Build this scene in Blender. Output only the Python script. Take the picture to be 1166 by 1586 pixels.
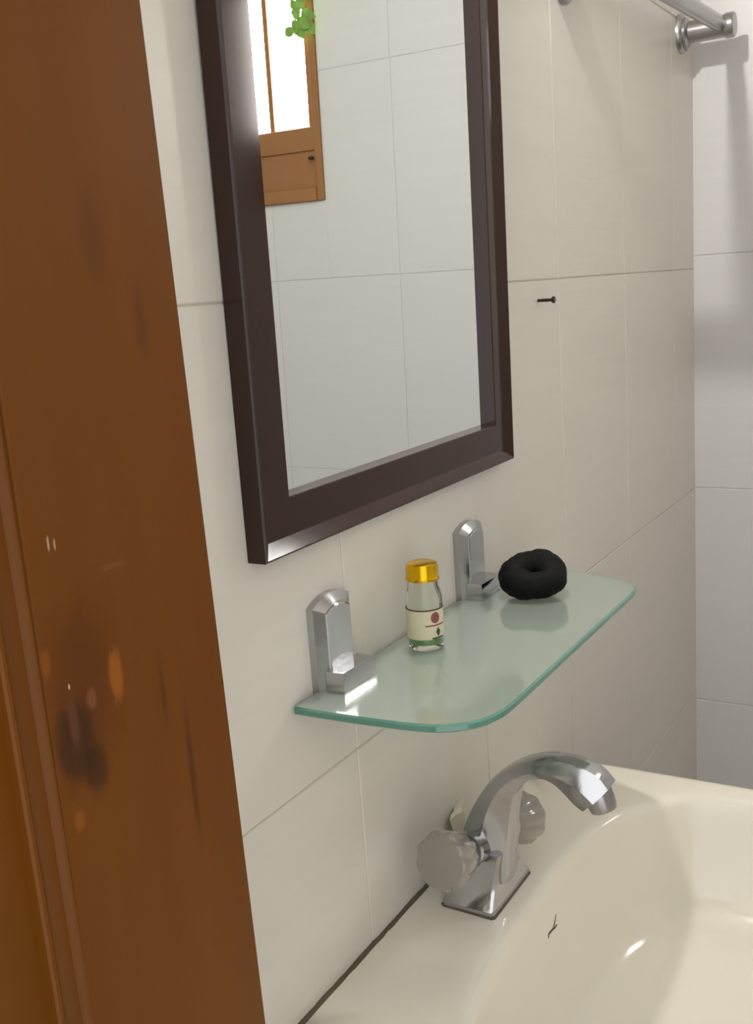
import bpy, bmesh, math, random
from mathutils import Vector, Matrix

for o in list(bpy.data.objects):
    bpy.data.objects.remove(o, do_unlink=True)
SC = bpy.context.scene
COL = SC.collection
random.seed(7)

# ------------------------------------------------------------------ scale
D = 0.45            # camera to mirror wall, metres; all lengths below are in units of D
ZC = 0.82 + 1.2415 * D   # camera height over the floor
def P(x, y, z):
    return Vector((x * D, y * D, ZC + z * D))

# ------------------------------------------------------------------ camera
cam_d = bpy.data.cameras.new('camera')
cam = bpy.data.objects.new('camera', cam_d)
COL.objects.link(cam)
R = ((0.5092782602829146, -0.21432343537953097, 0.8334873236290544),
     (-0.8577676992849687, -0.047876414078034606, 0.5118031096411981),
     (-0.06978701646137088, -0.9755887012579352, -0.2082221369385968))
m = Matrix(((R[0][0], -R[0][1], -R[0][2], 0), (R[1][0], -R[1][1], -R[1][2], 0),
            (R[2][0], -R[2][1], -R[2][2], ZC), (0, 0, 0, 1)))
cam.matrix_world = m
cam_d.sensor_fit = 'HORIZONTAL'
cam_d.sensor_width = 36.0
cam_d.lens = 36.0 * 1602.236 / 1166.0
cam_d.clip_start = 0.02
SC.camera = cam

# ------------------------------------------------------------------ light
WORLD_STRENGTH = 1.35
WINDOW_STRENGTH = 24.0
BULB_STRENGTH = 1050.0
w = bpy.data.worlds.new('world')
SC.world = w
w.use_nodes = True
bg = w.node_tree.nodes['Background']
bg.inputs[0].default_value = (1.0, 0.995, 0.985, 1)
bg.inputs[1].default_value = WORLD_STRENGTH
vs = SC.view_settings
vs.view_transform = 'Standard'
vs.look = 'None'
vs.gamma = 1.0
vs.use_curve_mapping = False
vs.exposure = 0.45

# ------------------------------------------------------------------ helpers
def lin(r, g, b):
    def f(c):
        c /= 255.0
        return c / 12.92 if c <= 0.04045 else ((c + 0.055) / 1.055) ** 2.4
    return (f(r), f(g), f(b), 1.0)

def mat(name, col, rough=0.5, metal=0.0, var=0.06, scale=8.0, stretch=(1, 1, 1), bump=0.0,
        bscale=60.0, emit=0.0, trans=0.0, ior=1.45, coat=0.0, spec=None):
    M = bpy.data.materials.new(name)
    M.use_nodes = True
    nt = M.node_tree
    b = nt.nodes['Principled BSDF']
    tc = nt.nodes.new('ShaderNodeTexCoord')
    mp = nt.nodes.new('ShaderNodeMapping')
    mp.inputs['Scale'].default_value = stretch
    nt.links.new(tc.outputs['Object'], mp.inputs[0])
    nz = nt.nodes.new('ShaderNodeTexNoise')
    nz.inputs['Scale'].default_value = scale
    nz.inputs['Detail'].default_value = 4
    nt.links.new(mp.outputs[0], nz.inputs['Vector'])
    mx = nt.nodes.new('ShaderNodeMix')
    mx.data_type = 'RGBA'
    mx.inputs[6].default_value = (*[max(0, c * (1 - var)) for c in col[:3]], 1)
    mx.inputs[7].default_value = (*[min(1, c * (1 + var)) for c in col[:3]], 1)
    nt.links.new(nz.outputs['Fac'], mx.inputs[0])
    nt.links.new(mx.outputs[2], b.inputs['Base Color'])
    b.inputs['Roughness'].default_value = rough
    b.inputs['Metallic'].default_value = metal
    b.inputs['IOR'].default_value = ior
    b.inputs['Transmission Weight'].default_value = trans
    b.inputs['Coat Weight'].default_value = coat
    if spec is not None:
        b.inputs['Specular IOR Level'].default_value = spec
    if emit > 0:
        nt.links.new(mx.outputs[2], b.inputs['Emission Color'])
        b.inputs['Emission Strength'].default_value = emit
    if bump > 0:
        n2 = nt.nodes.new('ShaderNodeTexNoise')
        n2.inputs['Scale'].default_value = bscale
        n2.inputs['Detail'].default_value = 3
        nt.links.new(mp.outputs[0], n2.inputs['Vector'])
        bp = nt.nodes.new('ShaderNodeBump')
        bp.inputs['Strength'].default_value = bump
        bp.inputs['Distance'].default_value = 0.002
        nt.links.new(n2.outputs['Fac'], bp.inputs['Height'])
        nt.links.new(bp.outputs[0], b.inputs['Normal'])
    return M

def finish(name, bm, material, parent=None, smooth=None):
    me = bpy.data.meshes.new(name)
    bmesh.ops.recalc_face_normals(bm, faces=bm.faces)
    bm.to_mesh(me)
    bm.free()
    if smooth is not None:
        me.shade_smooth()
        me.set_sharp_from_angle(angle=math.radians(smooth))
    ms = material if isinstance(material, (list, tuple)) else [material]
    for q in ms:
        me.materials.append(q)
    o = bpy.data.objects.new(name, me)
    COL.objects.link(o)
    if parent is not None:
        o.parent = parent
        o.matrix_parent_inverse = Matrix.Translation(-parent.location)
    return o

def tag(o, label, cat, group=None, kind=None):
    o['label'] = label
    o['category'] = cat
    if group: o['group'] = group
    if kind: o['kind'] = kind
    return o

def empty(name, loc):
    o = bpy.data.objects.new(name, None)
    o.empty_display_size = 0.02
    COL.objects.link(o)
    o.location = loc
    return o

def box(bm, x0, x1, y0, y1, z0, z1, bevel=0.0, seg=2):
    """box in units of D"""
    r = bmesh.ops.create_cube(bm, size=1.0)
    a, b = P(min(x0, x1), min(y0, y1), min(z0, z1)), P(max(x0, x1), max(y0, y1), max(z0, z1))
    c, s = (a + b) / 2, b - a
    for v in r['verts']:
        v.co = Vector((c.x + v.co.x * s.x, c.y + v.co.y * s.y, c.z + v.co.z * s.z))
    if bevel > 0:
        es = list({e for v in r['verts'] for e in v.link_edges})
        bmesh.ops.bevel(bm, geom=es, offset=bevel, segments=seg, affect='EDGES', profile=0.5)

def lathe(bm, prof, center, axis='Z', n=32, wob=None):
    """prof: list of (radius, height) in D units; axis direction from center"""
    c = P(*center)
    rings = []
    for r, h in prof:
        ring = []
        for i in range(n):
            t = 2 * math.pi * i / n
            rr = r * D * (wob(t, h) if wob else 1.0)
            a, b, hh = rr * math.cos(t), rr * math.sin(t), h * D
            if axis == 'Z': v = Vector((a, b, hh))
            elif axis == 'X': v = Vector((hh, a, b))
            elif axis == '-X': v = Vector((-hh, a, b))
            else: v = Vector((a, -hh, b))      # towards the room from the mirror wall
            ring.append(bm.verts.new(c + v))
        rings.append(ring)
    for k in range(len(rings) - 1):
        for i in range(n):
            bm.faces.new((rings[k][i], rings[k][(i + 1) % n], rings[k + 1][(i + 1) % n], rings[k + 1][i]))
    if prof[0][0] > 1e-6: bm.faces.new(rings[0][::-1])
    if prof[-1][0] > 1e-6: bm.faces.new(rings[-1])
    bmesh.ops.remove_doubles(bm, verts=bm.verts, dist=1e-6)

def loft(bm, sections, cap=True):
    rs = [[bm.verts.new(p) for p in s] for s in sections]
    n = len(rs[0])
    for k in range(len(rs) - 1):
        for i in range(n):
            bm.faces.new((rs[k][i], rs[k][(i + 1) % n], rs[k + 1][(i + 1) % n], rs[k + 1][i]))
    if cap:
        bm.faces.new(rs[0][::-1])
        bm.faces.new(rs[-1])

def prism(bm, pts, axis, a, b):
    """outline pts (two coords in D) extruded along axis from a to b"""
    def mk(p, t):
        if axis == 'y': return P(p[0], t, p[1])
        if axis == 'z': return P(p[0], p[1], t)
        return P(t, p[0], p[1])
    loft(bm, [[mk(p, a) for p in pts], [mk(p, b) for p in pts]])

def tube(bm, pts, rad, n=8):
    secs = []
    for i, p in enumerate(pts):
        p = Vector(p)
        t = (Vector(pts[min(i + 1, len(pts) - 1)]) - Vector(pts[max(i - 1, 0)])).normalized()
        u = t.cross(Vector((0.13, 0.2, 0.97))).normalized()
        v = t.cross(u)
        rr = rad[i] if isinstance(rad, (list, tuple)) else rad
        secs.append([p + (u * math.cos(2 * math.pi * k / n) + v * math.sin(2 * math.pi * k / n)) * rr for k in range(n)])
    loft(bm, secs)

def catmull(pts, per=6):
    out = []
    for i in range(len(pts) - 1):
        p0, p1, p2, p3 = pts[max(i - 1, 0)], pts[i], pts[i + 1], pts[min(i + 2, len(pts) - 1)]
        for k in range(per):
            t = k / per
            out.append(tuple(0.5 * ((2 * b) + (c - a) * t + (2 * a - 5 * b + 4 * c - d) * t * t + (-a + 3 * b - 3 * c + d) * t ** 3)
                             for a, b, c, d in zip(p0, p1, p2, p3)))
    out.append(tuple(pts[-1]))
    return out

# ------------------------------------------------------------------ materials
M_TILE = mat('cream_wall_tile', lin(214, 210, 200), rough=0.32, var=0.035, scale=5, stretch=(1, 1, 14), bump=0.10, bscale=14)
M_TILE_B = mat('pale_grey_wall_tile', lin(212, 211, 210), rough=0.32, var=0.03, scale=5, stretch=(1, 1, 14), bump=0.10, bscale=14)
M_GROUT = mat('grout', lin(188, 181, 166), rough=0.9, var=0.25, scale=9)
M_GROUT_B = mat('grey_grout', lin(194, 192, 188), rough=0.9, var=0.2, scale=9)
M_PLASTER = mat('plaster', lin(212, 209, 203), rough=0.8, var=0.03, bump=0.1)
M_CEIL = mat('ceiling_paint', lin(225, 222, 214), rough=0.9, var=0.02)
M_FLOOR = mat('floor_tile', lin(140, 136, 130), rough=0.4, var=0.12, scale=5)
M_FRAME = mat('dark_brown_frame_lacquer', lin(48, 28, 22), rough=0.10, var=0.15, scale=6, stretch=(3, 3, 1), spec=0.4)
M_MIRROR = mat('mirror_silver', (0.895, 0.93, 0.92, 1), rough=0.0, metal=1.0, var=0.0)
M_CHROME = mat('chrome', (0.47, 0.475, 0.49, 1), rough=0.15, metal=1.0, var=0.10, scale=30, bump=0.05, bscale=90)
M_STEEL = mat('brushed_steel', (0.40, 0.39, 0.40, 1), rough=0.28, metal=1.0, var=0.1, scale=20)
M_CERAMIC = mat('sink_ceramic', lin(226, 220, 207), rough=0.12, var=0.02, scale=4, coat=0.3)
M_SEAL = mat('mouldy_sealant', lin(92, 84, 68), rough=0.9, var=0.6, scale=18)
M_GLASS_FACE = mat('frosted_green_glass', lin(214, 228, 218), rough=0.30, var=0.02, trans=0.75, coat=1.0, ior=1.45)
M_GLASS_FACE.node_tree.nodes['Principled BSDF'].inputs['Coat Roughness'].default_value = 0.03
M_GLASS_EDGE = mat('green_glass_edge', lin(96, 150, 134), rough=0.10, var=0.35, scale=12, trans=0.35, coat=0.6)
M_BOTTLE = mat('clear_bottle_glass', lin(250, 252, 248), rough=0.02, var=0.01, trans=1.0, ior=1.30)
M_OIL = mat('pale_green_liquid', lin(150, 196, 132), rough=0.1, var=0.05, trans=0.6, ior=1.33)
M_LABEL = mat('paper_label', lin(214, 208, 178), rough=0.6, var=0.05, scale=14)
M_EMBLEM = mat('red_brown_print', lin(140, 78, 78), rough=0.6)
M_PRINT = mat('dark_print', lin(70, 64, 52), rough=0.6)
M_GOLD = mat('gold_cap', lin(218, 172, 22), rough=0.22, metal=0.85, var=0.08, scale=20)
M_BLACK = mat('black_velvet', lin(9, 10, 12), rough=0.7, var=0.5, scale=40, bump=0.6, bscale=140, spec=0.2)
M_SCREW = mat('dark_screw_metal', lin(60, 52, 42), rough=0.4, metal=0.8, var=0.3, scale=40)
M_ACRYL = mat('grey_acrylic', lin(176, 170, 160), rough=0.16, var=0.15, scale=22, trans=0.45, coat=0.6)
M_WHITE = mat('offwhite_scrap', lin(222, 214, 196), rough=0.8, var=0.05)
M_HAIR = mat('dark_hair', lin(58, 50, 38), rough=0.6)
M_LEAF = mat('leaf_green', lin(122, 160, 72), rough=0.5, var=0.35, scale=25)
M_STEM = mat('stem_green', lin(96, 116, 60), rough=0.6)
M_WINWOOD = mat('window_wood', lin(150, 104, 62), rough=0.5, var=0.25, scale=7, stretch=(1, 1, 0.25))
M_LAMPBASE = mat('lamp_white_plastic', lin(230, 228, 222), rough=0.4)
M_PANE = mat('daylit_frosted_pane', (1.0, 0.99, 0.96, 1), rough=0.4, var=0.0, emit=WINDOW_STRENGTH)
M_BULB = mat('lit_bulb', (1.0, 0.97, 0.93, 1), rough=0.4, var=0.0, emit=BULB_STRENGTH)

def wood_material():
    M = mat('varnished_teak', lin(96, 54, 10), rough=0.38, var=0.22, scale=5, stretch=(5, 5, 0.7), bump=0.08, bscale=16, spec=0.2)
    nt = M.node_tree
    b = nt.nodes['Principled BSDF']
    src = b.inputs['Base Color'].links[0].from_socket
    tc = [n for n in nt.nodes if n.type == 'TEX_COORD'][0]
    def blob(cx, cz, sx, sz, col, amount, edge=0.25):
        nonlocal src
        mp = nt.nodes.new('ShaderNodeMapping')
        mp.vector_type = 'TEXTURE'
        c = P(cx, .62, cz)
        mp.inputs['Location'].default_value = c
        mp.inputs['Scale'].default_value = (sx * D, 1.0, sz * D)
        nt.links.new(tc.outputs['Object'], mp.inputs[0])
        nz = nt.nodes.new('ShaderNodeTexNoise')
        nz.inputs['Scale'].default_value = 2.2
        nz.inputs['Detail'].default_value = 5
        nt.links.new(mp.outputs[0], nz.inputs['Vector'])
        sub = nt.nodes.new('ShaderNodeVectorMath')
        sub.operation = 'ADD'
        scl = nt.nodes.new('ShaderNodeVectorMath')
        scl.operation = 'SCALE'
        scl.inputs['Scale'].default_value = 0.7
        off = nt.nodes.new('ShaderNodeVectorMath')
        off.operation = 'SUBTRACT'
        off.inputs[1].default_value = (0.5, 0.5, 0.5)
        nt.links.new(nz.outputs['Color'], off.inputs[0])
        nt.links.new(off.outputs[0], scl.inputs[0])
        nt.links.new(mp.outputs[0], sub.inputs[0])
        nt.links.new(scl.outputs[0], sub.inputs[1])
        ln = nt.nodes.new('ShaderNodeVectorMath')
        ln.operation = 'LENGTH'
        nt.links.new(sub.outputs[0], ln.inputs[0])
        rmp = nt.nodes.new('ShaderNodeMapRange')
        rmp.interpolation_type = 'SMOOTHSTEP'
        rmp.inputs['From Min'].default_value = 1.0
        rmp.inputs['From Max'].default_value = 1.0 - edge
        rmp.inputs['To Max'].default_value = amount
        nt.links.new(ln.outputs['Value'], rmp.inputs['Value'])
        mx = nt.nodes.new('ShaderNodeMix')
        mx.data_type = 'RGBA'
        mx.inputs[7].default_value = col
        nt.links.new(rmp.outputs[0], mx.inputs[0])
        nt.links.new(src, mx.inputs[6])
        src = mx.outputs[2]
    BLOBS = [(.545, -.285, .055, .100, lin(70, 36, 14), 0.55, 0.8),
             (.528, -.335, .030, .050, lin(46, 26, 14), 0.75, 0.6),
             (.545, -.365, .018, .030, lin(40, 24, 12), 0.6, 0.6),
             (.578, -.296, .010, .029, lin(142, 82, 26), 0.65, 0.5),
             (.549, -.306, .007, .012, lin(120, 74, 48), 0.55, 0.5),
             (.528, -.318, .008, .030, lin(100, 64, 44), 0.45, 0.7),
             (.520, -.400, .007, .012, lin(128, 72, 26), 0.55, 0.5),
             (.509, -.262, .006, .016, lin(128, 70, 24), 0.5, 0.5),
             (.527, -.171, .0016, .008, lin(170, 150, 130), 0.6, 0.5),
             (.533, -.173, .0014, .006, lin(170, 150, 130), 0.6, 0.5),
             (.528, -.288, .0012, .003, lin(190, 170, 140), 0.8, 0.5),
             (.590, -.205, .020, .004, lin(110, 72, 34), 0.5, 0.6),
             (.712, -.352, .005, .006, lin(44, 18, 14), 0.9, 0.4),
             (.655, -.42, .006, .10, lin(58, 30, 10), 0.6, 0.8),
             (.630, -.33, .005, .05, lin(60, 32, 10), 0.5, 0.8),
             (.612, .06, .020, .06, lin(74, 40, 12), 0.5, 0.9),
             (.655, -.01, .012, .05, lin(74, 38, 14), 0.5, 0.9)]
    for t in BLOBS: blob(*t)
    nt.links.new(src, b.inputs['Base Color'])
    return M
M_WOOD = wood_material()

# ------------------------------------------------------------------ structure
XF, XB, YL, YR = 0.45, 4.0, 1.0, -1.9       # room limits in D
ZF, ZT = -ZC / D, (2.55 - ZC) / D
GAP = 0.0013                                # half joint
TTH = 0.012                                 # tile thickness

bm = bmesh.new(); box(bm, -2.5, XB + .3, YR - .3, YL + .3, ZF - .2, ZF)
tag(finish('floor', bm, M_FLOOR), 'grey-beige tiled bathroom floor below the sink', 'floor', kind='structure')
bm = bmesh.new(); box(bm, XF, XB + .3, YR - .3, YL + .3, ZT, ZT + .2)
tag(finish('ceiling', bm, M_CEIL), 'white painted bathroom ceiling above the mirror', 'ceiling', kind='structure')
bm = bmesh.new(); box(bm, XF, XB + .3, YL + .0022, YL + .3, ZF, ZT)
wall_left = tag(finish('wall_left', bm, M_GROUT), 'cream tiled wall carrying the mirror and glass shelf', 'wall', kind='structure')
bm = bmesh.new(); box(bm, XF, XB + .3, YR - .3, YR, ZF, ZT)
tag(finish('wall_right', bm, M_PLASTER), 'pale wall facing the mirror across the bathroom', 'wall', kind='structure')

# window opening in the back wall
WY0, WY1, WZ0, WZ1 = -1.035, -0.625, 0.385, 1.345
bm = bmesh.new()
xa, xb = XB + .0022, XB + .3
box(bm, xa, xb, WY1, YL + .3, ZF, ZT)
box(bm, xa, xb, YR - .3, WY0, ZF, ZT)
box(bm, xa, xb, WY0, WY1, ZF, WZ0)
box(bm, xa, xb, WY0, WY1, WZ1, ZT)
wall_back = tag(finish('wall_back', bm, M_GROUT_B), 'pale tiled end wall behind the sink with the small window', 'wall', kind='structure')

# door wall with the opening the camera looks through
bm = bmesh.new()
box(bm, XF, 0.70, 0.70, YL, ZF, ZT)
box(bm, XF, 0.70, YR - .3, -0.95, ZF, ZT)
box(bm, XF, 0.70, -0.95, 0.70, (2.1 - ZC) / D, ZT)
tag(finish('wall_front', bm, M_PLASTER), 'plastered door wall beside the wooden door frame', 'wall', kind='structure')

def tile_mesh(bm, u0, u1, z0, z1, plane):
    bev = 0.0020
    if plane == 'L': f = lambda u, z, d: P(u, YL + TTH - d, z)
    else: f = lambda u, z, d: P(XB + TTH - d, u, z)
    a = [f(u0, z0, 0), f(u1, z0, 0), f(u1, z1, 0), f(u0, z1, 0)]
    b = [f(u0, z0, TTH - .002), f(u1, z0, TTH - .002), f(u1, z1, TTH - .002), f(u0, z1, TTH - .002)]
    c = [f(u0 + bev, z0 + bev, TTH), f(u1 - bev, z0 + bev, TTH), f(u1 - bev, z1 - bev, TTH), f(u0 + bev, z1 - bev, TTH)]
    loft(bm, [a, b, c])

def tiles(us, zs, plane, material, parent, hole=None):
    for i in range(len(us) - 1):
        for k in range(len(zs) - 1):
            rects = [(us[i] + GAP, us[i + 1] - GAP, zs[k] + GAP, zs[k + 1] - GAP)]
            if hole:
                a, b, c, d = rects[0]
                h0, h1, h2, h3 = hole
                if a < h1 and b > h0 and c < h3 and d > h2:
                    rects = []
                    if a < h0: rects.append((a, h0, c, d))
                    if b > h1: rects.append((h1, b, c, d))
                    aa, bb = max(a, h0), min(b, h1)
                    if c < h2: rects.append((aa, bb, c, h2))
                    if d > h3: rects.append((aa, bb, h3, d))
            for rr in rects:
                if rr[1] - rr[0] < .015 or rr[3] - rr[2] < .015: continue
                bm = bmesh.new()
                tile_mesh(bm, *rr, plane)
                finish('tile', bm, material, parent)

def grid(start, step, lo, hi):
    v = [lo]
    k = math.ceil((lo - start) / step + 1e-6)
    while start + k * step < hi - 0.02:
        if start + k * step - lo > 0.02: v.append(start + k * step)
        k += 1
    v.append(hi)
    return v
tiles(grid(1.500, .555, XF, XB + .004), grid(-.001, .832, ZF, ZT), 'L', M_TILE, wall_left)
tiles(grid(-.265, .655, YR, YL + .004), grid(.045, .875, ZF, ZT), 'B', M_TILE_B, wall_back, hole=(WY0, WY1, WZ0, WZ1))

# door frame (trim_1)
trim = empty('trim_1', P(.6, .66, ZF))
tag(trim, 'brown varnished wooden door frame post with scuffed moulding', 'door frame', kind='structure')
bm = bmesh.new()
ztop = (2.1 - ZC) / D
def jx(z): return .7065 - .0225 * z       # the post leans slightly
secs = []
for z in (ZF, -1.0, -.3, .3, ztop):
    e = min(jx(z), .745)
    secs.append([P(.505, .62, z), P(e - .004, .62, z), P(e, .624, z), P(e, .72, z), P(.36, .72, z), P(.36, .628, z), P(.500, .628, z)])
loft(bm, secs)
finish('jamb', bm, M_WOOD, trim, smooth=30)
bm = bmesh.new()
prof = [(.462, .634), (.462, .617), (.4635, .6145), (.4665, .6145), (.469, .618), (.476, .6225), (.490, .6235), (.4935, .6205), (.4975, .6195), (.502, .622), (.503, .634)]
loft(bm, [[P(x - .012 * z, y, z) for x, y in prof] for z in (ZF, -1.0, -.3, .3, ztop)])
finish('moulding', bm, M_WOOD, trim, smooth=30)
bm = bmesh.new(); box(bm, .36, .745, -0.95, .72, ztop, ztop + .12, bevel=.002)
finish('head', bm, M_WOOD, trim)

# window
win = empty('window_1', P(XB, (WY0 + WY1) / 2, WZ0))
tag(win, 'small brown wooden window with bright daylit frosted panes, seen in the mirror', 'window', kind='structure')
X0 = XB - .012
bm = bmesh.new(); box(bm, X0, XB + .22, WY1 - .035, WY1, WZ0, WZ1, bevel=.001); finish('jamb', bm, M_WINWOOD, win)
bm = bmesh.new(); box(bm, X0, XB + .22, WY0, WY0 + .035, WZ0, WZ1, bevel=.001); finish('jamb', bm, M_WINWOOD, win)
bm = bmesh.new(); box(bm, X0, XB + .22, WY0 + .035, WY1 - .035, WZ1 - .05, WZ1, bevel=.001); finish('head', bm, M_WINWOOD, win)
bm = bmesh.new(); box(bm, X0 - .01, XB + .22, WY0 + .035, WY1 - .035, WZ0, WZ0 + .055, bevel=.002); finish('sill', bm, M_WINWOOD, win)
bm = bmesh.new(); box(bm, XB + .012, XB + .06, WY0 + .035, WY1 - .035, WZ0 + .055, .60, bevel=.001); finish('lower_panel', bm, M_WINWOOD, win)
bm = bmesh.new(); box(bm, XB + .002, XB + .06, WY0 + .035, WY1 - .035, .60, .70, bevel=.002); finish('rail', bm, M_WINWOOD, win)
bm = bmesh.new(); box(bm, XB + .008, XB + .06, WY1 - .068, WY1 - .035, .70, WZ1 - .05, bevel=.002); finish('stile', bm, M_WINWOOD, win)
bm = bmesh.new(); box(bm, XB + .012, XB + .05, -.906, -.880, .70, WZ1 - .05, bevel=.001); finish('muntin', bm, M_WINWOOD, win)
for a, b in ((WY0 + .035, -.906), (-.880, WY1 - .068)):
    bm = bmesh.new(); box(bm, XB + .028, XB + .036, a, b, .70, WZ1 - .05)
    finish('pane', bm, M_PANE, win)
bm = bmesh.new()
lathe(bm, [(0.0, -.008), (.012, -.006), (.014, .004), (0.0, .010)], (XB - .018, WY1 - .05, .565), n=12)
finish('latch', bm, M_SCREW, win, smooth=40)

# ------------------------------------------------------------------ sink
SX, SY, SZ = 1.762, .37, -1.2415
def inner(t, k=1.0):
    c, s = math.cos(t), math.sin(t)
    n = 3.0
    a, b = .590, (.400 if s > 0 else .40)
    r = (abs(c / a) ** n + abs(s / b) ** n) ** (-1 / n)
    return SX + r * c * k, SY + r * s * k
def outer(t, grow=0.0):
    c, s = math.cos(t), math.sin(t)
    if s > 0: a, b, n = .648, .624, 14
    else: a, b, n = .660, .50, 4.5
    a += grow; b += (grow if s < 0 else 0)
    r = (abs(c / a) ** n + abs(s / b) ** n) ** (-1 / n)
    x, y = SX + r * c, SY + r * s
    if s > 0 and c > 0: x += .012 * (1 - (y - SY) / .624)
    return x, y
N = 160
def ring(fn, z, *a):
    out = []
    for i in range(N):
        t = 2 * math.pi * (i + .5) / N
        x, y = fn(t, *a)
        out.append(P(x, y, SZ + z))
    return out
def mixr(f, z):
    out = []
    for i in range(N):
        t = 2 * math.pi * (i + .5) / N
        a, b = inner(t, 1.06), outer(t, -.02)
        out.append(P(a[0] + (b[0] - a[0]) * f, a[1] + (b[1] - a[1]) * f, SZ + z))
    return out
secs = [ring(inner, -.42, .55), ring(outer, -.16, -.10), ring(outer, -.15, -.02), ring(outer, -.02, 0), ring(outer, -.006, -.003), ring(outer, 0, -.010),
        mixr(1.0, .001), mixr(.5, 0), mixr(0, -.0015), ring(inner, -.004, 1.03), ring(inner, -.008, 1.008), ring(inner, -.020, .994),
        ring(inner, -.045, .982), ring(inner, -.10, .955), ring(inner, -.16, .92), ring(inner, -.205, .885), ring(inner, -.235, .84),
        ring(inner, -.258, .76), ring(inner, -.278, .64), ring(inner, -.295, .48), ring(inner, -.308, .25), ring(inner, -.312, .10)]
sink = empty('wash_basin', P(SX, SY, ZF))
tag(sink, 'white ceramic wash basin with deep oval bowl against the tiled wall', 'sink')
bm = bmesh.new()
loft(bm, secs)
finish('basin', bm, M_CERAMIC, sink, smooth=60)
bm = bmesh.new()
lathe(bm, [(.16, .002), (.17, .03), (.13, .10), (.12, .5), (.14, 1.0), (.26, 1.0 + .40)], (SX, SY + .12, ZF), n=40)
finish('pedestal', bm, M_CERAMIC, sink, smooth=50)
bm = bmesh.new()
lathe(bm, [(.075, -.004), (.075, .004), (.05, .004), (.045, -.002), (0, -.002)], (SX, SY, SZ - .310), n=24)
finish('drain', bm, M_CHROME, sink, smooth=40)
bm = bmesh.new()
rs = random.Random(3)
secs = []
for i in range(60):
    x = SX - .61 + 1.21 * i / 59
    wd = .0012 + .0025 * rs.random()
    h = .002 + .0025 * rs.random()
    secs.append([P(x, 1.001, SZ - .02), P(x, 1.001, SZ + h), P(x, 1.0 - wd * .6, SZ + h), P(x, .9925 - wd, SZ + .001), P(x, .9925 - wd, SZ - .02)])
loft(bm, secs)
finish('sealant', bm, M_SEAL, sink)

# ------------------------------------------------------------------ faucet
FX = 1.762
faucet = empty('faucet', P(FX, .87, SZ))
tag(faucet, 'chrome twin-handle basin faucet with curved spout on the sink deck', 'faucet')
bm = bmesh.new()
def rect(hx, y0, y1, z, r=.006):
    x0, x1 = FX - hx, FX + hx
    return [P(x0 + r, y0, z), P(x1 - r, y0, z), P(x1, y0 + r, z), P(x1, y1 - r, z), P(x1 - r, y1, z), P(x0 + r, y1, z), P(x0, y1 - r, z), P(x0, y0 + r, z)]
loft(bm, [rect(.095, .818, .935, SZ + .004), rect(.095, .818, .935, SZ + .012), rect(.090, .822, .931, SZ + .018),
          rect(.068, .826, .930, SZ + .050), rect(.054, .824, .932, SZ + .085), rect(.048, .820, .934, SZ + .11)])
finish('base', bm, M_CHROME, faucet, smooth=35)
bm = bmesh.new()
loft(bm, [rect(.097, .816, .937, SZ - .002), rect(.097, .816, .937, SZ + .003), rect(.094, .819, .934, SZ + .005)])
finish('gasket', bm, M_SEAL, faucet)
bm = bmesh.new()
outerc = catmull([(.936, -1.20), (.930, -1.16), (.918, -1.11), (.893, -1.05), (.854, -.989), (.809, -.948), (.752, -.919), (.698, -.909), (.653, -.913), (.621, -.924), (.598, -.948)], 4)
innerc = catmull([(.818, -1.20), (.815, -1.155), (.810, -1.10), (.803, -1.04), (.790, -.995), (.767, -.966), (.735, -.952), (.708, -.959), (.687, -.975), (.668, -.993), (.650, -1.004)], 4)
secs = []
for i, (o_, n_) in enumerate(zip(outerc, innerc)):
    f = i / (len(outerc) - 1)
    hw = .050 - .008 * min(1, f * 1.5)
    def pt(u, q):
        return P(FX + u * hw, n_[0] + (o_[0] - n_[0]) * q, n_[1] + (o_[1] - n_[1]) * q)
    sh = [(-.62, 0), (0, -.03), (.62, 0), (1.0, .50), (.80, .80), (.52, .96), (0, 1.0), (-.52, .96), (-.80, .80), (-1.0, .50)]
    secs.append([pt(u, q) for u, q in sh])
loft(bm, secs)
finish('spout', bm, M_CHROME, faucet, smooth=28)
bm = bmesh.new()
a0, a1 = P(FX, .629, -.968), P(FX, .617, -1.004)
ax_ = (a1 - a0).normalized()
u_ = Vector((1, 0, 0)); v_ = ax_.cross(u_)
secs = []
for rr, d in ((.028, -.3), (.028, .8), (.026, 1.0), (.020, 1.0), (.018, .8)):
    c = a0 + (a1 - a0) * d
    secs.append([c + (u_ * math.cos(2 * math.pi * k / 20) + v_ * math.sin(2 * math.pi * k / 20)) * rr * D for k in range(20)])
loft(bm, secs)
finish('aerator', bm, M_STEEL, faucet, smooth=35)
def flute(t, h):
    return 1.0 if h > .175 or h < .085 else 1 - .07 * (0.5 + 0.5 * math.cos(10 * t)) ** 2
def lathe_between(bm, prof, p0, p1, n, wob=None):
    a, b = P(*p0), P(*p1)
    d = (b - a).normalized()
    u = d.cross(Vector((0, 0, 1))).normalized(); v = d.cross(u)
    L = (b - a).length
    secs = []
    for r, h in prof:
        secs.append([a + d * (h * L) + (u * math.cos(2 * math.pi * k / n) + v * math.sin(2 * math.pi * k / n)) * r * D * (wob(2 * math.pi * k / n, h) if wob else 1) for k in range(n)])
    loft(bm, secs)
def flute(t, h):
    return 1.0 if h > .97 or h < .3 else 1 - .085 * (0.5 + 0.5 * math.cos(9 * t)) ** 2
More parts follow.
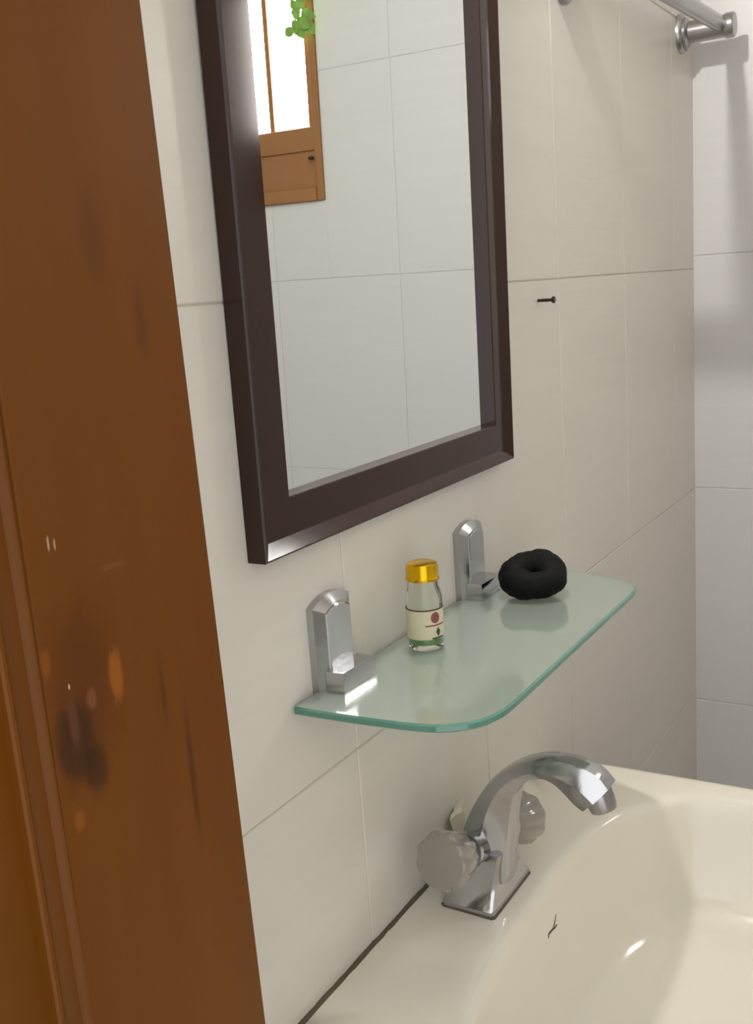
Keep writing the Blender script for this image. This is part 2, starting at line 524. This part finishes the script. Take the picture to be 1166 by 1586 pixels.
for p0, p1, rs_ in (((1.715, .876, -1.120), (1.578, .884, -1.084), .97), ((1.800, .868, -1.122), (1.930, .858, -1.154), .97)):
    bm = bmesh.new()
    lathe_between(bm, [(.032, -.15), (.032, .20), (.038, .22), (.038, .30), (.026, .32)], p0, p1, 28)
    finish('handle_neck', bm, M_CHROME, faucet, smooth=35)
    bm = bmesh.new()
    lathe_between(bm, [(r * rs_, h) for r, h in ((.024, .31), (.034, .34), (.046, .45), (.056, .66), (.0605, .84), (.0605, .90), (.058, .955), (.053, .985), (.046, .99), (.02, 1.0), (.002, 1.0))], p0, p1, 72, flute)
    finish('handle', bm, M_ACRYL, faucet, smooth=40)

# ------------------------------------------------------------------ mirror
TH = .008
mir = empty('framed_mirror', P(1.72, 1.0, -.40))
tag(mir, 'rectangular mirror in a dark brown wooden frame hung on the tiled wall', 'mirror')
TOPZ = 1.02
def mp_(x, y, z):     # tilt about the bottom edge: the top hangs forward
    return P(x, y - TH * (z + .31), z)
xl, xr, zb, zt_ = 1.2335, 2.197, -.4024, TOPZ           # outer edge
CW, FW = .026, .0625                                     # raised outer bevel and flat face widths
Yo, Yf, Yg, yb_ = .9624, .9764, .9955, .9998
def prof_at(dx, dz, k):
    """corner section: dx,dz = -1/+1 towards the outside; k = corner"""
    X, Z = (xl if dx < 0 else xr), (zb if dz < 0 else zt_)
    fw = .0665 if dx < 0 else .040
    cw = CW
    def q(ix, iz, y): return (X - dx * ix, y, Z - dz * iz)
    return [q(0, 0, yb_), q(0, 0, Yo + .0025), q(.002, .002, Yo), q(.004, .004, Yo + .0003), q(cw, cw, Yf),
            q(cw + fw - .0015, cw + FW - .0015, Yf), q(cw + fw, cw + FW, Yf + .0015), q(cw + fw, cw + FW, .9985)]
def member(name, c0, c1):
    bm = bmesh.new()
    loft(bm, [[mp_(*q) for q in prof_at(*c0, 0)], [mp_(*q) for q in prof_at(*c1, 0)]])
    return finish(name, bm, M_FRAME, mir, smooth=15)
member('bottom_rail', (-1, -1), (1, -1))
member('top_rail', (-1, 1), (1, 1))
member('left_stile', (-1, -1), (-1, 1))
member('right_stile', (1, -1), (1, 1))
xil, xir, zib, zit = xl + CW + .0665, xr - CW - .040, zb + CW + FW, zt_ - CW - FW
bm = bmesh.new()
a = [mp_(x, Yg, z) for x, z in ((xil - .01, zib - .01), (xir + .01, zib - .01), (xir + .01, zit + .01), (xil - .01, zit + .01))]
b = [mp_(x, Yg + .003, z) for x, z in ((xil - .01, zib - .01), (xir + .01, zib - .01), (xir + .01, zit + .01), (xil - .01, zit + .01))]
loft(bm, [a, b])
finish('mirror_glass', bm, M_MIRROR, mir)

# ------------------------------------------------------------------ glass shelf
SH = -.672
shelf = empty('glass_shelf', P(1.77, 1.0, SH))
tag(shelf, 'green-edged glass shelf with rounded corners on two chrome brackets below mirror', 'shelf')
left = catmull([(1.307, .992), (1.309, .91), (1.316, .8156), (1.324, .761), (1.337, .722), (1.371, .6825), (1.423, .662), (1.50, .659)], 5)
right = catmull([(2.08, .659), (2.145, .664), (2.185, .700), (2.215, .764), (2.2375, .847), (2.245, .92), (2.246, .992)], 5)
outl = left + right
TG = .0145
bm = bmesh.new()
def inset(d):
    out = []
    n = len(outl)
    for i, p in enumerate(outl):
        a, b = outl[max(i - 1, 0)], outl[min(i + 1, n - 1)]
        tx, ty = b[0] - a[0], b[1] - a[1]
        l = math.hypot(tx, ty)
        out.append((p[0] - ty / l * d * 1.0, p[1] + tx / l * d))
    return out
o1 = outl; o2 = inset(.004)
rings = [[bm.verts.new(P(p[0], min(p[1], .992), z)) for p in o] for o, z in ((o2, SH - TG), (o1, SH - TG + .003), (o1, SH - .003), (o2, SH))]
n = len(outl)
bf = bm.faces.new(rings[0][::-1]); tf = bm.faces.new(rings[3])
for k in range(3):
    for i in range(n):
        f = bm.faces.new((rings[k][i], rings[k][(i + 1) % n], rings[k + 1][(i + 1) % n], rings[k + 1][i]))
        f.material_index = 1
finish('glass_panel', bm, [M_GLASS_FACE, M_GLASS_EDGE], shelf, smooth=30)

def arch(cx, hw, zb_, zs, rise, n=9):
    pts = [(cx - hw, zb_), (cx + hw, zb_)]
    for i in range(n):
        t = i / (n - 1)
        x = cx + hw - 2 * hw * t
        u = (x - cx) / hw
        pts.append((x, zs + rise * (1 - u * u)))
    return pts
def bracket(cx):
    br_loc = P(cx, 1.0, SH)
    bm = bmesh.new()
    f = [(.058, -.672 - .03, -.522, .016, 1.0), (.058, -.672 - .03, -.522, .016, .986), (.038, -.672 - .02, -.533, .012, .974)]
    loft(bm, [[P(x, y, z) for x, z in arch(cx, hw, zb_, zs, rise, 13)] for hw, zb_, zs, rise, y in f])
    plate = finish('bracket', bm, M_CHROME, shelf, smooth=25)
    bm = bmesh.new()
    f = [(.036, -.668, -.535, .011, .980), (.036, -.668, -.535, .011, .9725), (.0335, -.668, -.5375, .010, .9705)]
    loft(bm, [[P(x, y, z) for x, z in arch(cx, hw, zb_, zs, rise, 13)] for hw, zb_, zs, rise, y in f])
    c1 = finish('cover', bm, M_CHROME, None, smooth=25)
    bm = bmesh.new()
    pts = [(cx - .046, .978), (cx + .060, .978), (cx + .058, .940), (cx - .044, .943)]
    top = [(cx + (x - cx) * .95, y + (.975 - y) * .06) for x, y in pts]
    loft(bm, [[P(x, y, SH + .0005) for x, y in pts], [P(x, y, SH + .031) for x, y in pts], [P(x, y, SH + .035) for x, y in top]])
    c2 = finish('clamp_jaw', bm, M_CHROME, None, smooth=30)
    bm = bmesh.new()
    loft(bm, [[P(x, y, SH - TG - .022) for x, y in top], [P(x, y, SH - TG - .018) for x, y in pts], [P(x, y, SH - TG - .0005) for x, y in pts]])
    c3 = finish('clamp_jaw', bm, M_CHROME, None, smooth=30)
    for c in (c1, c2, c3): c.parent = plate; c.matrix_parent_inverse = Matrix.Translation(-shelf.location) @ Matrix.Translation(shelf.location)
bracket(1.433)
bracket(1.992)

# ------------------------------------------------------------------ bottle
BX, BY = 1.650, .922
bottle = empty('small_bottle', P(BX, BY, SH))
tag(bottle, 'small clear glass bottle with gold cap and paper label on the shelf', 'bottle')
bm = bmesh.new()
lathe(bm, [(0, .001), (.031, .001), (.0345, .005), (.0350, .02), (.0350, .098), (.0345, .105), (.0315, .114), (.0290, .120), (.0285, .140),
           (.0245, .140), (.0245, .122), (.0300, .106), (.0325, .096), (.0325, .012), (0, .009)], (BX, BY, SH), n=40)
finish('glass_body', bm, M_BOTTLE, bottle, smooth=40)
bm = bmesh.new()
lathe(bm, [(0, .0095), (.0318, .0125), (.0318, .026), (0, .026)], (BX, BY, SH), n=32)
finish('liquid', bm, M_OIL, bottle, smooth=40)
bm = bmesh.new()
lathe(bm, [(.0275, .134), (.0318, .135), (.0322, .139), (.0308, .141), (.0308, .160), (.0290, .166), (.0240, .168), (0, .1675)], (BX, BY, SH), n=48)
finish('cap', bm, M_GOLD, bottle, smooth=40)
# label: an open sleeve on the side that faces the room; angle 0 = towards -x
def sleeve(bm, t0, t1, z0, z1, r0, r1, n=28, shape=None):
    secs = []
    for i in range(n + 1):
        t = t0 + (t1 - t0) * i / n
        lo, hi = (z0, z1) if shape is None else shape((i / n))
        c, s = -math.cos(t), -math.sin(t)
        secs.append([P(BX + c * r0, BY + s * r0, SH + lo), P(BX + c * r1, BY + s * r1, SH + lo), P(BX + c * r1, BY + s * r1, SH + hi), P(BX + c * r0, BY + s * r0, SH + hi)])
    loft(bm, secs)
bm = bmesh.new(); sleeve(bm, -1.3, 2.6, .024, .082, .0350, .0356)
lab = finish('paper_label', bm, M_LABEL, bottle, smooth=40)
def sub(name, material, *a, **k):
    bm = bmesh.new(); sleeve(bm, *a, **k)
    o = finish(name, bm, material, None, smooth=40); o.parent = lab
sub('border_line', M_PRINT, -1.3, 2.6, .080, .0825, .0350, .0360)
def disc(i):
    h = .0105 * math.sqrt(max(0, 1 - (2 * i - 1) ** 2)) + .0002
    return .066 - h, .066 + h
sub('emblem', M_EMBLEM, .82, 1.36, 0, 0, .0354, .0360, n=14, shape=disc)
sub('printed_line', M_EMBLEM, .50, 1.75, .050, .0525, .0354, .0360, n=12)
def drop(i):
    h = .0085 * (1 - abs(2 * i - 1)) + .0002
    return .037 - h, .037 + h * 1.2
sub('printed_drop', M_PRINT, 1.10, 1.38, 0, 0, .0354, .0360, n=8, shape=drop)
sub('printed_line', M_PRINT, .85, 1.6, .0245, .0275, .0354, .0359, n=10)

# ------------------------------------------------------------------ scrunchie
bm = bmesh.new()
rs = random.Random(11)
CX, CY = 2.018, .852
NU, NV = 64, 22
Rm, rm = .0400, .0340
ring_ = []
tilt = Matrix.Rotation(math.radians(15), 3, Vector((.38, -.92, 0)))
for i in range(NU):
    u = 2 * math.pi * i / NU
    row = []
    for j in range(NV):
        v = 2 * math.pi * j / NV
        pl = 1 + (.030 * math.sin(7 * u + 1.5 * math.sin(2 * v)) + .04 * math.sin(3 * u + 1.2 + v)) + .016 * math.sin(17 * u - 2 * v)
        big = 1 - .14 * math.cos(u - math.pi - .39) + .05 * math.cos(2 * u + .8)
        r = rm * pl * big
        q = Vector(((Rm + r * math.cos(v)) * math.cos(u), (Rm + r * math.cos(v)) * math.sin(u), r * math.sin(v) * 1.02))
        q = tilt @ q
        row.append(bm.verts.new(P(CX + q.x, CY + q.y, SH + .0375 + q.z)))
    ring_.append(row)
for i in range(NU):
    for j in range(NV):
        bm.faces.new((ring_[i][j], ring_[(i + 1) % NU][j], ring_[(i + 1) % NU][(j + 1) % NV], ring_[i][(j + 1) % NV]))
zmin = min(v.co.z for v in bm.verts)
for v in bm.verts: v.co.z += P(0, 0, SH).z - zmin + .0002
tag(finish('hair_scrunchie', bm, M_BLACK, None, smooth=80), 'black velvety hair scrunchie lying on the glass shelf', 'scrunchie')

# ------------------------------------------------------------------ screw in the wall
bm = bmesh.new()
lathe(bm, [(.0040, -.004), (.0036, .010), (.0044, .013), (.0036, .018), (.0044, .022), (.0038, .034), (.0085, .040), (.0088, .043), (.007, .0445), (0, .0440)], (2.467, 1.0, -.051), 'Y', n=14)
tag(finish('wall_screw', bm, M_SCREW, None, smooth=30), 'dark screw sticking out of the tiled wall right of the mirror', 'screw')

# ------------------------------------------------------------------ towel rail
rail = empty('towel_rail', P(3.2, 1.0, .75))
tag(rail, 'brushed steel towel rail on round flanges high on the tiled wall', 'towel rail')
ends = [(3.832, .786), (2.700, .738)]
for x, z in ends:
    bm = bmesh.new()
    lathe(bm, [(.064, -.001), (.064, .008), (.060, .016), (.058, .018), (.050, .019), (.050, .026), (.042, .032), (.036, .034)], (x, 1.0, z), 'Y', n=40)
    finish('flange', bm, M_STEEL, rail, smooth=30)
    bm = bmesh.new()
    lathe(bm, [(.036, .030), (.036, .150), (.040, .153), (.040, .178), (.037, .182), (0, .182)], (x, 1.0, z), 'Y', n=32)
    finish('post', bm, M_STEEL, rail, smooth=30)
bm = bmesh.new()
tube(bm, [P(ends[0][0] + .010, .862, ends[0][1] + .006), P(ends[1][0] - .01, .862, ends[1][1] + .006)], .0255 * D, n=24)
finish('bar', bm, M_STEEL, rail, smooth=40)

# ------------------------------------------------------------------ small bits
bm = bmesh.new()
pts = [(1.845, .975, -1.236), (1.868, .962, -1.236), (1.880, .972, -1.236), (1.868, .990, -1.236)]
mid = [(1.838, .985, -1.19), (1.868, .972, -1.19), (1.888, .982, -1.19), (1.868, .996, -1.19)]
top = [(1.822, .990, -1.140), (1.862, .978, -1.134), (1.892, .986, -1.118), (1.868, .9985, -1.128)]
loft(bm, [[P(x, y, SZ + .0005 if k == 0 else z) for x, y, z in s] for k, s in enumerate((pts, mid, top))])
bmesh.ops.subdivide_edges(bm, edges=bm.edges[:], cuts=2, use_grid_fill=True)
rs = random.Random(5)
for v in bm.verts:
    if v.co.z > P(0, 0, SZ).z + .004:
        v.co += Vector((rs.uniform(-1, 1), rs.uniform(-1, .2), rs.uniform(-1, 1))) * .0012
tag(finish('paper_scrap', bm, M_WHITE, None, smooth=50), 'small off-white scrap leaning on the wall behind the chrome faucet', 'scrap')

def bowl_z(x, y):
    dx, dy = abs(x - SX), abs(y - SY)
    k = ((dx / .59) ** 3 + (dy / .40) ** 3) ** (1 / 3)
    tab = [(1.06, -.0015), (1.03, -.004), (1.008, -.008), (.994, -.020), (.982, -.045), (.955, -.10), (.92, -.16), (.885, -.205), (.84, -.235)]
    if k >= tab[0][0]: return SZ
    for (k1, z1), (k0, z0) in zip(tab, tab[1:]):
        if k0 <= k <= k1: return SZ + z0 + (z1 - z0) * (k - k0) / (k1 - k0)
    return SZ - .3
def ray_bowl(px, py):
    u = Vector((px - 583, py - 793, 1602.236))
    d = Vector([sum(R[i][k] * u[k] for k in range(3)) for i in range(3)])
    t = 1.15 / abs(d.z)
    for _ in range(4000):
        q = d * t
        if q.z < bowl_z(q.x, q.y): break
        t += .0002 / d.length
    return q
strand = []
for px, py in ((861, 1417), (859, 1428), (857, 1438), (855, 1441), (850, 1447), (849, 1454)):
    q = ray_bowl(px, py); strand.append(P(q.x, q.y, q.z) + Vector((0, 0, .0006)))
tw = [ray_bowl(a_, b_) for a_, b_ in ((862, 1433), (859, 1438), (855, 1441))]
bm = bmesh.new()
tube(bm, [tuple(s) for s in strand], [.0004, .0006, .0006, .0010, .0009, .0005], n=6)
tube(bm, [tuple(P(q.x, q.y, q.z) + Vector((0, 0, .0006))) for q in tw], [.0006, .0009, .0008], n=6)
tag(finish('hair_wisp', bm, M_HAIR, None, smooth=60), 'tiny dark wisp of hair stuck inside the basin rim', 'hair')

# leafy sprig by the window
bm_s = bmesh.new()
sprig = empty('climbing_plant', P(3.94, -.66, 1.20))
tag(sprig, 'green leafy climber hanging over the corner of the wooden window', 'plant')
tube(bm_s, [tuple(P(3.985, -.640, 1.36)), tuple(P(3.965, -.66, 1.26)), tuple(P(3.96, -.675, 1.17)), tuple(P(3.965, -.69, 1.10))], .0016, n=6)
finish('stem', bm_s, M_STEM, sprig)
rs = random.Random(2)
for k in range(30):
    bm = bmesh.new()
    zc_ = 1.10 + (k % 9) * .030 + rs.uniform(-.01, .01)
    if k >= 22: zc_ = 1.105 + rs.uniform(-.01, .03)
    c = Vector((3.955 + rs.uniform(-.012, .012), -.664 + rs.uniform(-.042, .042), zc_))
    L, W = rs.uniform(.045, .060), rs.uniform(.020, .027)
    rot = Matrix.Rotation(rs.uniform(-1.4, 1.4), 3, 'X') @ Matrix.Rotation(rs.uniform(-.5, .5), 3, 'Z')
    secs = []
    for t, wq, bend in ((0, .12, 0), (.2, .75, .006), (.45, 1.0, .010), (.7, .75, .008), (.9, .3, .002), (1.0, .04, -.002)):
        s = []
        for u, dd in ((-1, .002), (0, -.002), (1, .002), (0, .0008)):
            q = rot @ Vector((-bend - dd, u * wq * W, -t * L))
            s.append(P(c.x + q.x, c.y + q.y, c.z + q.z))
        secs.append(s)
    loft(bm, secs)
    finish('leaf', bm, M_LEAF, sprig, smooth=60)

# wall lamp above the mirror
LX, LZ = 1.90, 1.37
lamp = empty('wall_lamp_offscreen', P(LX, 1.0, LZ))
tag(lamp, 'small lit wall lamp with bare bulb just above the mirror', 'lamp')
bm = bmesh.new()
lathe(bm, [(.10, 0), (.10, .015), (.085, .022), (.040, .024), (.036, .05), (0, .05)], (LX, 1.0, LZ), 'Y', n=32)
finish('holder', bm, M_LAMPBASE, lamp, smooth=35)
bm = bmesh.new()
lathe(bm, [(.018, .048), (.022, .058), (.034, .075), (.038, .092), (.033, .110), (.018, .124), (0, .128)], (LX, 1.0, LZ), 'Y', n=24)
finish('bulb_offscreen', bm, M_BULB, lamp, smooth=60)
